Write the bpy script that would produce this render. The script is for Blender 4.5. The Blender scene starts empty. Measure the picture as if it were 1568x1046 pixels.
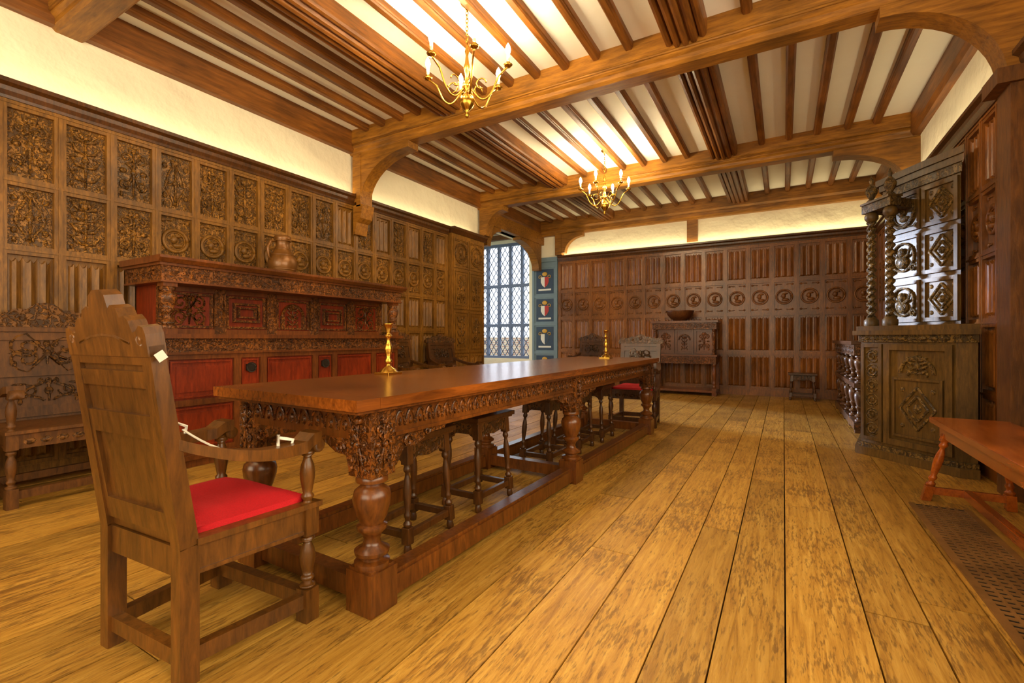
import bpy, bmesh, math, random
from mathutils import Matrix, Vector
random.seed(7)
pi=math.pi
sc=bpy.context.scene

# ---------------------------------------------------------------- materials
def srgb(r,g,b):
    f=lambda c:(c/255/12.92) if c/255<=.04045 else ((c/255+.055)/1.055)**2.4
    return (f(r),f(g),f(b),1)
def newmat(name):
    m=bpy.data.materials.new(name); m.use_nodes=True
    nt=m.node_tree; nt.nodes.clear()
    o=nt.nodes.new('ShaderNodeOutputMaterial'); p=nt.nodes.new('ShaderNodeBsdfPrincipled')
    nt.links.new(p.outputs[0],o.inputs[0])
    return m,nt,p
def wood(name,dark,light,rough=.38,stretch=(22,22,4),scale=2.0,bump=.25,coat=.25,carve=0,carve_scale=30,K=1.0):
    m,nt,p=newmat(name); N=nt.nodes.new; L=nt.links.new
    tc=N('ShaderNodeTexCoord'); mp=N('ShaderNodeMapping'); mp.inputs['Scale'].default_value=stretch
    L(tc.outputs['Object'],mp.inputs[0])
    n=N('ShaderNodeTexNoise'); n.inputs['Scale'].default_value=scale; n.inputs['Detail'].default_value=5; n.inputs['Roughness'].default_value=.65; n.inputs['Distortion'].default_value=.4
    L(mp.outputs[0],n.inputs['Vector'])
    r=N('ShaderNodeValToRGB'); r.color_ramp.elements[0].position=.25; r.color_ramp.elements[0].color=dark
    r.color_ramp.elements[1].position=.78; r.color_ramp.elements[1].color=light
    L(n.outputs[0],r.inputs[0])
    n2=N('ShaderNodeTexNoise'); n2.inputs['Scale'].default_value=1.7; n2.inputs['Detail'].default_value=2
    L(tc.outputs['Object'],n2.inputs['Vector'])
    mr=N('ShaderNodeMapRange'); mr.inputs[1].default_value=.3; mr.inputs[2].default_value=.7; mr.inputs[3].default_value=.62*K; mr.inputs[4].default_value=1.35*K
    L(n2.outputs[0],mr.inputs[0])
    mx=N('ShaderNodeVectorMath'); mx.operation='SCALE'
    L(r.outputs[0],mx.inputs[0]); L(mr.outputs[0],mx.inputs['Scale'])
    L(mx.outputs[0],p.inputs['Base Color'])
    p.inputs['Roughness'].default_value=rough
    p.inputs['Coat Weight'].default_value=coat; p.inputs['Coat Roughness'].default_value=.25
    p.inputs['Specular IOR Level'].default_value=.35
    b=N('ShaderNodeBump'); b.inputs['Strength'].default_value=bump; b.inputs['Distance'].default_value=.004
    L(n.outputs[0],b.inputs['Height'])
    if carve:
        v=N('ShaderNodeTexNoise'); v.inputs['Scale'].default_value=carve_scale; v.inputs['Detail'].default_value=1; v.inputs['Distortion'].default_value=1.2
        L(tc.outputs['Object'],v.inputs['Vector'])
        cr=N('ShaderNodeValToRGB'); cr.color_ramp.elements[0].position=.42; cr.color_ramp.elements[1].position=.56; L(v.outputs[0],cr.inputs[0])
        b2=N('ShaderNodeBump'); b2.inputs['Strength'].default_value=carve; b2.inputs['Distance'].default_value=.008
        L(cr.outputs[0],b2.inputs['Height']); L(b.outputs[0],b2.inputs['Normal']); L(b2.outputs[0],p.inputs['Normal'])
        dk=N('ShaderNodeMapRange'); dk.inputs[3].default_value=.42; dk.inputs[4].default_value=1.18; L(cr.outputs[0],dk.inputs[0])
        m2=N('ShaderNodeVectorMath'); m2.operation='SCALE'; L(mx.outputs[0],m2.inputs[0]); L(dk.outputs[0],m2.inputs['Scale']); L(m2.outputs[0],p.inputs['Base Color'])
    else: L(b.outputs[0],p.inputs['Normal'])
    return m
def flat(name,col,rough=.5,metal=0,bump=0,bscale=30,emit=None,es=1,coat=0,var=0,bd=.01):
    m,nt,p=newmat(name); N=nt.nodes.new; L=nt.links.new
    p.inputs['Base Color'].default_value=col; p.inputs['Roughness'].default_value=rough; p.inputs['Metallic'].default_value=metal
    p.inputs['Coat Weight'].default_value=coat
    tc=N('ShaderNodeTexCoord'); n=N('ShaderNodeTexNoise'); n.inputs['Scale'].default_value=bscale; n.inputs['Detail'].default_value=5
    L(tc.outputs['Object'],n.inputs['Vector'])
    if bump:
        b=N('ShaderNodeBump'); b.inputs['Strength'].default_value=bump; b.inputs['Distance'].default_value=bd
        L(n.outputs[0],b.inputs['Height']); L(b.outputs[0],p.inputs['Normal'])
    if var:
        r=N('ShaderNodeMixRGB'); r.inputs[1].default_value=[c*(1-var) for c in col[:3]]+[1]; r.inputs[2].default_value=[min(1,c*(1+var)) for c in col[:3]]+[1]
        L(n.outputs[0],r.inputs[0]); L(r.outputs[0],p.inputs['Base Color'])
    if emit: p.inputs['Emission Color'].default_value=emit; p.inputs['Emission Strength'].default_value=es
    return m

M={}
M['pan']=wood('oak_panelling',srgb(80,49,12),srgb(158,108,36),.48,coat=.1)
M['panc']=wood('oak_carved',srgb(74,45,11),srgb(172,118,40),.48,carve=.9,carve_scale=46,coat=.1)
M['panback']=wood('oak_panelling_red',srgb(88,49,18),srgb(162,100,38),.36,coat=.3)
M['dark']=wood('oak_dark',srgb(50,28,10),srgb(102,60,21),.36,coat=.3)
M['darkc']=wood('oak_dark_carved',srgb(50,30,10),srgb(120,74,26),.38,carve=.8,carve_scale=38,coat=.3)
M['settle']=wood('oak_settle_carved',srgb(64,38,11),srgb(128,82,30),.55,carve=.9,carve_scale=34,coat=0)
M['settlep']=wood('oak_settle',srgb(62,36,11),srgb(120,74,26),.55,coat=0)
M['cab']=wood('oak_cabinet',srgb(62,44,16),srgb(122,90,38),.5,coat=.08)
M['cabc']=wood('oak_cabinet_carved',srgb(58,42,16),srgb(142,108,48),.5,carve=.8,carve_scale=38,coat=.08)
M['red']=wood('oak_sideboard',srgb(88,25,7),srgb(150,54,17),.36,coat=.3)
M['side']=wood('oak_sideboard_top',srgb(74,37,12),srgb(128,70,26),.36,coat=.3)
M['redc']=wood('oak_sideboard_carved',srgb(68,34,10),srgb(146,86,30),.4,carve=.9,carve_scale=42,coat=.2)
M['table']=wood('oak_table',srgb(66,33,9),srgb(130,73,23),.28,coat=.45)
M['tablec']=wood('oak_table_carved',srgb(62,31,9),srgb(144,84,27),.33,carve=.8,carve_scale=52,coat=.3)
M['tabletop']=wood('oak_tabletop',srgb(80,39,10),srgb(158,87,26),.22,stretch=(26,2,16),bump=.1,coat=.8)
M['chair']=wood('oak_chair',srgb(60,36,10),srgb(120,74,24),.34,coat=.35)
M['chairc']=wood('oak_chair_carved',srgb(60,36,10),srgb(136,86,32),.36,carve=.7,carve_scale=46,coat=.3)
M['bench']=wood('bench_wood',srgb(122,54,11),srgb(196,102,30),.25,stretch=(20,2,14),coat=.7)
M['beam']=wood('beam_oak',srgb(100,60,13),srgb(180,120,36),.5,stretch=(2,16,16),coat=.1,bump=.6)
M['joist']=wood('joist_oak',srgb(84,46,14),srgb(150,92,30),.5,stretch=(16,1.6,16),coat=.1,bump=.6)
M['post']=wood('post_oak',srgb(72,42,16),srgb(128,82,34),.5,coat=.1,bump=.6)
M['plaster']=flat('plaster_wall',srgb(242,232,202),.85,bump=.9,bscale=2.6,var=.06,bd=.06)
M['ceil']=flat('plaster_ceiling',srgb(255,250,234),.85,bump=.3,bscale=6,var=.03,bd=.02)
M['brass']=flat('brass',srgb(206,160,66),.26,1,var=.1,bscale=12)
M['gold']=flat('gold_paint',srgb(205,160,60),.5)
M['bronze']=flat('bronze_jug',srgb(122,78,28),.4,.35,bump=.25,bscale=14,var=.4,coat=.3)
M['bowl']=wood('bowl_wood',srgb(60,32,14),srgb(110,64,28),.4)
M['candle']=flat('candle_sleeve',srgb(240,226,190),.5,var=.03)
M['bulb']=flat('bulb_glow',srgb(255,230,180),.4,emit=(1,.85,.55,1),es=150)
M['velvet']=flat('red_velvet',srgb(190,6,20),.85,bump=.25,bscale=220,var=.25)
M['white']=flat('white_ribbon',srgb(235,230,215),.7,var=.03)
M['paper']=flat('paper_tag',srgb(225,222,210),.8,var=.03)
M['iron']=flat('iron',srgb(50,42,34),.5,.6,bump=.1)
M['lead']=flat('lead_came',srgb(70,84,110),.6,.1)
M['frame']=flat('window_frame',srgb(104,116,142),.6,var=.1)
M['blue']=flat('painted_bluegrey',srgb(112,134,146),.5,var=.15,bscale=9)
M['navy']=flat('painted_navy',srgb(44,64,88),.5,var=.2,bscale=9)
M['shr']=flat('shield_red',srgb(180,44,38),.5)
M['shw']=flat('shield_white',srgb(225,225,215),.5)
M['gap']=flat('gap_dark',srgb(26,14,5),.9)
M['grid']=wood('grille_wood',srgb(104,72,36),srgb(158,114,62),.5,stretch=(3,3,3))
M['grass']=flat('lawn',srgb(110,130,90),.9,var=.3)
m,nt,p=newmat('outside_stone'); bt=nt.nodes.new('ShaderNodeTexBrick'); tc=nt.nodes.new('ShaderNodeTexCoord'); mp=nt.nodes.new('ShaderNodeMapping'); mp.inputs['Rotation'].default_value=(pi/2,0,0)
bt.inputs['Color1'].default_value=srgb(150,104,84); bt.inputs['Color2'].default_value=srgb(176,150,124); bt.inputs['Mortar'].default_value=srgb(195,185,170); bt.inputs['Scale'].default_value=3
nt.links.new(tc.outputs['Object'],mp.inputs[0]); nt.links.new(mp.outputs[0],bt.inputs[0]); nt.links.new(bt.outputs[0],p.inputs['Base Color']); M['brick']=m
# floor
m,nt,p=newmat('floor_boards'); N=nt.nodes.new; L=nt.links.new
tc=N('ShaderNodeTexCoord'); at=N('ShaderNodeAttribute'); at.attribute_name='tone'
off=N('ShaderNodeVectorMath'); off.operation='MULTIPLY_ADD'; off.inputs[1].default_value=(7,13,3)
L(at.outputs['Color'],off.inputs[0]); L(tc.outputs['Object'],off.inputs[2])
mp=N('ShaderNodeMapping'); mp.inputs['Scale'].default_value=(22,1.6,1); L(off.outputs[0],mp.inputs[0])
n=N('ShaderNodeTexNoise'); n.inputs['Scale'].default_value=1.8; n.inputs['Detail'].default_value=7; n.inputs['Roughness'].default_value=.7; n.inputs['Distortion'].default_value=.8; L(mp.outputs[0],n.inputs['Vector'])
r=N('ShaderNodeValToRGB'); cr=r.color_ramp; cr.elements[0].position=.28; cr.elements[0].color=srgb(136,90,32); cr.elements[1].position=.7; cr.elements[1].color=srgb(208,162,74)
e=cr.elements.new(.48); e.color=srgb(180,132,50); L(n.outputs[0],r.inputs[0])
def strokes(rot,sx,sy,dt=3):
    mp2=N('ShaderNodeMapping'); mp2.inputs['Scale'].default_value=(sx,sy,1); mp2.inputs['Rotation'].default_value=(0,0,rot); L(off.outputs[0],mp2.inputs[0])
    q=N('ShaderNodeTexNoise'); q.inputs['Scale'].default_value=1.0; q.inputs['Detail'].default_value=dt; q.inputs['Roughness'].default_value=.6; L(mp2.outputs[0],q.inputs['Vector']); return q
n2=strokes(1.0,85,14,4); n4=strokes(-.7,76,13,4)
mxn=N('ShaderNodeMath'); mxn.operation='MAXIMUM'; L(n2.outputs[0],mxn.inputs[0]); L(n4.outputs[0],mxn.inputs[1])
n3=N('ShaderNodeTexNoise'); n3.inputs['Scale'].default_value=2.6; n3.inputs['Detail'].default_value=5; L(off.outputs[0],n3.inputs['Vector'])
mr3=N('ShaderNodeMapRange'); mr3.inputs[1].default_value=.35; mr3.inputs[2].default_value=.65; mr3.inputs[3].default_value=-.09; mr3.inputs[4].default_value=.07; L(n3.outputs[0],mr3.inputs[0])
ad=N('ShaderNodeMath'); ad.operation='ADD'; L(mxn.outputs[0],ad.inputs[0]); L(mr3.outputs[0],ad.inputs[1])
r2=N('ShaderNodeValToRGB'); r2.color_ramp.elements[0].position=.54; r2.color_ramp.elements[0].color=(0,0,0,1); r2.color_ramp.elements[1].position=.65; r2.color_ramp.elements[1].color=(.62,.62,.62,1); L(ad.outputs[0],r2.inputs[0])
mx=N('ShaderNodeMixRGB'); mx.inputs[2].default_value=srgb(90,56,22); L(r2.outputs[0],mx.inputs[0]); L(r.outputs[0],mx.inputs[1])
sx=N('ShaderNodeSeparateXYZ'); L(at.outputs['Color'],sx.inputs[0])
mt=N('ShaderNodeMapRange'); mt.inputs[3].default_value=.74; mt.inputs[4].default_value=1.12; L(sx.outputs[0],mt.inputs[0])
vs=N('ShaderNodeVectorMath'); vs.operation='SCALE'; L(mx.outputs[0],vs.inputs[0]); L(mt.outputs[0],vs.inputs['Scale']); L(vs.outputs[0],p.inputs['Base Color'])
mr=N('ShaderNodeMapRange'); mr.inputs[3].default_value=.3; mr.inputs[4].default_value=.56; L(n3.outputs[0],mr.inputs[0]); L(mr.outputs[0],p.inputs['Roughness'])
b=N('ShaderNodeBump'); b.invert=True; b.inputs['Strength'].default_value=.5; b.inputs['Distance'].default_value=.005; L(ad.outputs[0],b.inputs['Height']); L(b.outputs[0],p.inputs['Normal'])
M['floor']=m

# ---------------------------------------------------------------- builder
class B:
    def __init__(s): s.v=[];s.f=[];s.mi=[];s.sm=[];s.mats=[];s.M=Matrix.Identity(4);s.st=[]
    def push(s,m): s.st.append(s.M.copy()); s.M=s.M@m
    def pop(s): s.M=s.st.pop()
    def idx(s,m):
        if m not in s.mats: s.mats.append(m)
        return s.mats.index(m)
    def add(s,vs,fs,m,smooth=False):
        o=len(s.v); i=s.idx(m)
        for v in vs: s.v.append(s.M@Vector(v))
        for f in fs: s.f.append([o+k for k in f]); s.mi.append(i); s.sm.append(smooth)
    def box(s,x0,x1,y0,y1,z0,z1,m):
        s.add([(x0,y0,z0),(x1,y0,z0),(x1,y1,z0),(x0,y1,z0),(x0,y0,z1),(x1,y0,z1),(x1,y1,z1),(x0,y1,z1)],
              [(0,3,2,1),(4,5,6,7),(0,1,5,4),(1,2,6,5),(2,3,7,6),(3,0,4,7)],m)
    def beam(s,p0,p1,w,d,m,w1=None,d1=None,up=(0,0,1)):
        p0=Vector(p0);p1=Vector(p1);a=(p1-p0).normalized();u=Vector(up)
        if abs(a.dot(u))>.95:u=Vector((0,1,0))
        sx=a.cross(u).normalized();sy=sx.cross(a).normalized()
        w1=w1 or w;d1=d1 or d;vs=[]
        for p,ww,dd in((p0,w,d),(p1,w1,d1)):
            for a1,b1 in((-1,-1),(1,-1),(1,1),(-1,1)): vs.append(p+sx*ww/2*a1+sy*dd/2*b1)
        s.add(vs,[(0,3,2,1),(4,5,6,7),(0,1,5,4),(1,2,6,5),(2,3,7,6),(3,0,4,7)],m)
    def prism(s,poly,plane,a0,a1,m):
        n=len(poly);vs=[]
        for a in(a0,a1):
            for (p,q) in poly:
                vs.append({'xy':(p,q,a),'xz':(p,a,q),'yz':(a,p,q)}[plane])
        fs=[list(range(n))[::-1],list(range(n,2*n))]
        for i in range(n): j=(i+1)%n; fs.append((i,j,n+j,n+i))
        s.add(vs,fs,m)
    def lathe(s,prof,pos,m,seg=14,axis=None):
        T=Matrix.Translation(pos)
        if axis is not None: T=T@axis
        s.push(T);vs=[];fs=[]
        for r,z in prof:
            for i in range(seg): a=2*pi*i/seg; vs.append((r*math.cos(a),r*math.sin(a),z))
        for k in range(len(prof)-1):
            for i in range(seg):
                j=(i+1)%seg; fs.append((k*seg+i,k*seg+j,(k+1)*seg+j,(k+1)*seg+i))
        fs.append(list(range(seg))[::-1]); fs.append([(len(prof)-1)*seg+i for i in range(seg)])
        s.add(vs,fs,m,True); s.pop()
    def tube(s,pts,r,m,seg=6):
        pts=[Vector(p) for p in pts];n=len(pts)
        if not hasattr(r,'__len__'): r=[r]*n
        vs=[];fs=[];prev=None
        for i,p in enumerate(pts):
            t=(pts[min(i+1,n-1)]-pts[max(i-1,0)]).normalized()
            if prev is None:
                ref=Vector((0,0,1)) if abs(t.z)<.9 else Vector((0,1,0)); u=t.cross(ref).normalized()
            else: u=(prev-t*prev.dot(t)); u=u.normalized() if u.length>1e-6 else t.orthogonal().normalized()
            prev=u;w=t.cross(u)
            for k in range(seg): a=2*pi*k/seg; vs.append(p+(u*math.cos(a)+w*math.sin(a))*r[i])
        for i in range(n-1):
            for k in range(seg): l=(k+1)%seg; fs.append((i*seg+k,i*seg+l,(i+1)*seg+l,(i+1)*seg+k))
        fs.append(list(range(seg))[::-1]); fs.append([(n-1)*seg+k for k in range(seg)])
        s.add(vs,fs,m,True)
    def blob(s,c,r,m,seg=8,rings=5):
        vs=[];fs=[]
        for k in range(rings+1):
            ph=pi*k/rings
            for i in range(seg):
                a=2*pi*i/seg; vs.append((c[0]+r[0]*math.sin(ph)*math.cos(a),c[1]+r[1]*math.sin(ph)*math.sin(a),c[2]+r[2]*math.cos(ph)))
        for k in range(rings):
            for i in range(seg): j=(i+1)%seg; fs.append((k*seg+i,k*seg+j,(k+1)*seg+j,(k+1)*seg+i))
        s.add(vs,fs,m,True)
    def twist(s,pos,z0,z1,r,turns,m,seg=12,rings=70):
        vs=[];fs=[]
        for k in range(rings+1):
            t=k/rings;z=z0+(z1-z0)*t;ph=2*pi*turns*t
            for i in range(seg):
                a=2*pi*i/seg; rr=r*(.68+.32*math.cos(2*(a-ph)))
                vs.append((pos[0]+rr*math.cos(a),pos[1]+rr*math.sin(a),z))
        for k in range(rings):
            for i in range(seg): j=(i+1)%seg; fs.append((k*seg+i,k*seg+j,(k+1)*seg+j,(k+1)*seg+i))
        s.add(vs,fs,m,True)
    def obj(s,name,loc=(0,0,0),rot=0,bevel=0,parent=None,recalc=True):
        me=bpy.data.meshes.new(name); me.from_pydata([tuple(v) for v in s.v],[],s.f)
        for m in s.mats: me.materials.append(M[m])
        me.polygons.foreach_set('material_index',s.mi); me.polygons.foreach_set('use_smooth',s.sm)
        if recalc:
            bm=bmesh.new(); bm.from_mesh(me); bmesh.ops.recalc_face_normals(bm,faces=bm.faces); bm.to_mesh(me); bm.free()
        me.update()
        o=bpy.data.objects.new(name,me); o.location=loc; o.rotation_euler=(0,0,rot); sc.collection.objects.link(o)
        if bevel:
            md=o.modifiers.new('bevel','BEVEL'); md.width=bevel; md.segments=2; md.limit_method='ANGLE'; md.angle_limit=math.radians(50)
        return o
def frame(origin,xdir,ydir):
    x=Vector(xdir).normalized();y=Vector(ydir).normalized();z=Vector((0,0,1))
    return Matrix(((x.x,y.x,z.x,origin[0]),(x.y,y.y,z.y,origin[1]),(x.z,y.z,z.z,origin[2]),(0,0,0,1)))

# ------------- relief helpers, local x along, y outward, z up
def spiral(b,cx,cz,r,turns,y,m,hand=1,start=0,rad=.006,n=16,lead=None):
    pts=[]
    if lead: pts.append((lead[0],y,lead[1]))
    for i in range(n+1):
        t=i/n;a=start+hand*2*pi*turns*t;rr=r*(1-.8*t); pts.append((cx+rr*math.cos(a),y,cz+rr*math.sin(a)))
    b.tube(pts,rad,m,5)
def linen(b,x0,x1,z0,z1,y,m,folds=3,amp=.024):
    n=folds*8;vs=[];fs=[]
    for i in range(n+1):
        t=i/n;ph=2*pi*folds*t;c=.5-.5*math.cos(ph)
        h=amp*(c**.6)+(.006 if math.cos(2*ph)>.3 else 0)
        e=.03*abs(math.sin(ph))+.012*c
        x=x0+(x1-x0)*t
        vs+=[(x,y,z0+.01+e*.2),(x,y+h,z0+.014+e*.4+.01),(x,y+h,z1-.014-e),(x,y,z1-.008-e)]
    for i in range(n):
        for k in range(3): fs.append((i*4+k,(i+1)*4+k,(i+1)*4+k+1,i*4+k+1))
    b.add(vs,fs,m)
def ring(b,cx,cz,r,y,m,rad=.01,n=20,sx=1):
    pts=[(cx+r*sx*math.cos(2*pi*i/n),y,cz+r*math.sin(2*pi*i/n)) for i in range(n+1)]
    b.tube(pts,rad,m,5)
def roundel(b,x0,x1,z0,z1,y,m):
    cx=(x0+x1)/2;cz=(z0+z1)/2;r=min(x1-x0,z1-z0)*.42
    ring(b,cx,cz,r,y+.008,m,.017); ring(b,cx,cz,r*.8,y+.004,m,.007)
    b.blob((cx-.01,y+.006,cz+r*.12),(r*.3,.03,r*.4),m); b.blob((cx+.02,y+.005,cz-r*.42),(r*.48,.026,r*.24),m)
    b.blob((cx-r*.34,y+.008,cz+r*.05),(r*.12,.018,r*.1),m,6,4); b.blob((cx+.02,y+.01,cz+r*.45),(r*.34,.024,r*.14),m,6,4)
    for sx in(-1,1):
        for sz in(-1,1):
            b.blob((cx+sx*(x1-x0)*.42,y+.003,cz+sz*(z1-z0)*.43),(.02,.01,.02),m,6,4)
            b.tube([(cx+sx*(x1-x0)*.42,y+.003,cz+sz*(z1-z0)*.43),(cx+sx*(x1-x0)*.3,y+.006,cz+sz*(z1-z0)*.44),(cx+sx*(x1-x0)*.12,y+.003,cz+sz*(z1-z0)*.43)],.007,m,5)
def carved(b,x0,x1,z0,z1,y,m,kind=0):
    cx=(x0+x1)/2;cz=(z0+z1)/2;w=(x1-x0)/2;h=(z1-z0)/2;q0=min(1,w/.1)
    b.tube([(cx,y+.004,z0+h*.1),(cx,y+.01,cz),(cx,y+.004,z1-h*.12)],[.006*q0,.011*q0,.005*q0],m,5)
    k=random.choice([0,1,2]) if kind==0 else kind-1
    for s in(-1,1):
        if k==0:
            spiral(b,cx+s*w*.45,cz+h*.5,w*.4,1.3,y+.005,m,-s,pi/2-s*pi/2+pi/2,.01*q0,14,(cx,cz+h*.1))
            spiral(b,cx+s*w*.45,cz-h*.45,w*.4,1.3,y+.005,m,s,-pi/2,.01*q0,14,(cx,cz-h*.05))
            b.blob((cx+s*w*.62,y+.004,cz+h*.02),(w*.24,.014,h*.1),m,6,4)
        elif k==1:
            pts=[(cx+s*w*(.12+.6*math.sin(pi*t)**2*(1 if t<.5 else .8)),y+.006,z0+h*.15+t*h*1.7) for t in[i/14 for i in range(15)]]
            b.tube(pts,.01*q0,m,5)
            spiral(b,cx+s*w*.5,cz,w*.26,1.2,y+.006,m,s,0,.007*q0,12)
            b.blob((cx+s*w*.72,y+.004,cz+h*.62),(w*.2,.014,h*.12),m,6,4); b.blob((cx+s*w*.72,y+.004,cz-h*.5),(w*.18,.014,h*.12),m,6,4)
        else:
            for q in(-.6,-.15,.3,.7):
                b.tube([(cx,y+.005,cz+h*q-h*.12),(cx+s*w*.45,y+.01,cz+h*q-h*.04),(cx+s*w*.75,y+.008,cz+h*q+h*.2),(cx+s*w*.4,y+.006,cz+h*q+h*.24)],[.007*q0,.015*q0,.011*q0,.004*q0],m,5)
        b.blob((cx+s*w*.2,y+.004,z1-h*.2),(.018*q0,.014,.028*q0),m,6,4)
        b.blob((cx+s*w*.72,y+.004,z0+h*.18),(.014*q0,.012,.024*q0),m,6,4)
    b.blob((cx,y+.006,cz+h*.78),(.02*q0,.018,.03*q0),m,6,4); b.blob((cx,y+.006,cz),(.026*q0,.02,.03*q0),m,6,4)
def lozenge(b,x0,x1,z0,z1,y,m):
    cx=(x0+x1)/2;cz=(z0+z1)/2;w=(x1-x0)*.42;h=(z1-z0)*.42
    for k in(1,.6):
        P=[(cx+w*k,cz),(cx,cz+h*k),(cx-w*k,cz),(cx,cz-h*k)]
        for i in range(4):
            a=P[i];c=P[(i+1)%4]; b.tube([(a[0],y+.004,a[1]),(c[0],y+.004,c[1])],.012,m,5)
    b.blob((cx,y+.004,cz),(w*.25,.02,h*.25),m,6,4)
    for s in(-1,1):
        for q in(-1,1): b.blob((cx+s*w*.85,y+.002,cz+q*h*.85),(.02,.01,.02),m,6,4)
def frieze(b,x0,x1,z0,z1,y,m,pitch=.12,mode=0):
    n=max(1,round((x1-x0)/pitch));p=(x1-x0)/n;cz=(z0+z1)/2;h=(z1-z0)/2
    for i in range(n):
        cx=x0+p*(i+.5);s=1 if i%2 else -1
        if mode==0:
            spiral(b,cx,cz,min(h*.75,p*.42),1.2,y+.002,m,s,-s*pi/2,.006,10,(cx-p*.5,cz-s*h*.6))
            b.blob((cx+p*.3,y,cz-s*h*.4),(p*.16,.01,h*.25),m,6,4)
        elif mode==1:
            pts=[(cx+p*.45*math.cos(pi*t/8),y+.002,z0+.01+h*1.5*math.sin(pi*t/8)) for t in range(9)]
            b.tube(pts,.006,m,5); b.blob((cx,y,z0+h*.7),(p*.16,.012,h*.5),m,6,4)
        else:
            b.blob((cx,y,cz),(p*.42,.01,h*.6),m,6,4)
def panelframe(b,x0,x1,z0,z1,y,m,fw=.03,t=.015):
    b.box(x0,x0+fw,y,y+t,z0,z1,m);b.box(x1-fw,x1,y,y+t,z0,z1,m);b.box(x0+fw,x1-fw,y,y+t,z0,z0+fw,m);b.box(x0+fw,x1-fw,y,y+t,z1-fw,z1,m)

def panelling(name,L,ncol,rows,kinds,mat,matc,origin,xd,yd,top=2.8):
    b=B(); b.push(frame(origin,xd,yd)); p=L/ncol;sw=.07
    b.box(0,L,.002,.02,0,top,mat)
    for i in range(ncol+1):
        x=min(max(i*p,sw/2),L-sw/2); b.box(x-sw/2,x+sw/2,.02,.055,0,top,mat)
        b.box(x-.012,x+.012,.055,.061,0.1,top-.05,mat)
    zs=[rows[0]]+rows[1:]
    for z in zs:
        for i in range(ncol): b.box(i*p+sw/2,(i+1)*p-sw/2,.02,.052,z-.035,z+.035,mat)
        b.box(0,L,.052,.06,z-.008,z+.008,mat)
    b.box(0,L,.02,.065,0,.11,mat)
    for r in range(len(zs)-1):
        z0=zs[r]+.04;z1=zs[r+1]-.04
        for i in range(ncol):
            x0=i*p+sw/2+.008;x1=(i+1)*p-sw/2-.008;k=kinds[r](i) if callable(kinds[r]) else kinds[r]
            if k=='L': linen(b,x0,x1,z0,z1,.02,mat,3)
            elif k=='R': roundel(b,x0,x1,z0,z1,.02,mat)
            elif k=='C': carved(b,x0,x1,z0,z1,.02,matc)
            if k in 'RC': b.box(x0-.006,x1+.006,.0201,.021,z0-.004,z1+.004,matc)
    prof=[(0.0,top-.02),(.065,top-.02),(.07,top+.0),(.085,top+.03),(.09,top+.06),(.12,top+.08),(.12,top+.11),(0,top+.11)]
    b.prism(prof,'yz',0,L,'dark')
    b.pop(); return b.obj(name)

# ---------------------------------------------------------------- room shell
XL=-4.9;XR=1.4;YB=9.8;YF=-2.2;H=3.72
def simplebox(name,bx,mat):
    b=B(); [b.box(*q,mat) for q in bx]; return b.obj(name)
b=B();tones=[];x=-7.3
b.box(-7.3,1.6,YF-.2,10.4,-.12,-.03,'gap')
tones+= [.5]*6
while x<1.6:
    w=random.uniform(.17,.27); x1=min(x+w,1.6); y=YF-.2+random.uniform(-2,0)
    while y<10.4:
        l=random.uniform(2.2,4.2); ya=max(y,YF-.2);yb=min(y+l,10.4)
        if yb-ya>.05:
            dz=random.uniform(-.0015,0)
            b.box(x+.003,x1-.003,ya+.003,yb-.003,-.03,dz,'floor'); tones+=[random.random()]*6
        y+=l
    x=x1
fl=b.obj('floor',recalc=False)
ca=fl.data.color_attributes.new('tone','FLOAT_COLOR','CORNER')
for pl,t in zip(fl.data.polygons,tones):
    t2=(t*7.31)%1
    for li in pl.loop_indices: ca.data[li].color=(t,t2,(t*3.7)%1,1)
simplebox('ceiling',[(-5.1,1.6,YF-.2,10.0,H,H+.15)],'ceil')
simplebox('wall_left',[(XL-.2,XL,YF,7.3,0,H),(XL-.2,XL,7.3,YB,3.2,H)],'plaster')
simplebox('wall_back',[(-5.1,XR,YB,YB+.2,0,H)],'plaster')
simplebox('wall_right',[(XR,XR+.2,3.2,YB+.2,0,H),(XR,XR+.2,YF,-1.5,0,H),(XR,XR+.2,-1.5,3.2,0,1.1),(XR,XR+.2,-1.5,3.2,3.3,H)],'plaster')
simplebox('wall_front',[(-5.1,-4.2,YF-.2,YF,0,H),(.6,XR,YF-.2,YF,0,H),(-4.2,.6,YF-.2,YF,0,1.0),(-4.2,.6,YF-.2,YF,3.3,H)],'plaster')
simplebox('wall_bay',[(-7.2,-5.1,7.1,7.3,0,3.6),(-7.2,-7.0,7.3,10.4,0,.55),(-7.2,-7.0,7.3,10.4,3.45,3.6),(-7.2,-7.0,7.3,7.5,.55,3.45),(-7.2,-7.0,10.2,10.4,.55,3.45),
  (-7.0,-5.1,10.2,10.4,0,.55),(-7.0,-5.1,10.2,10.4,3.45,3.6),(-5.3,-5.1,10.0,10.4,0,3.6)],'plaster')
b=B(); b.box(-7.2,-5.1,7.1,10.4,3.6,3.7,'ceil')
for i in range(5): b.box(-7.0,-5.1,7.5+i*.6,7.6+i*.6,3.48,3.6,'joist')
b.obj('ceiling_bay')
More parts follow.
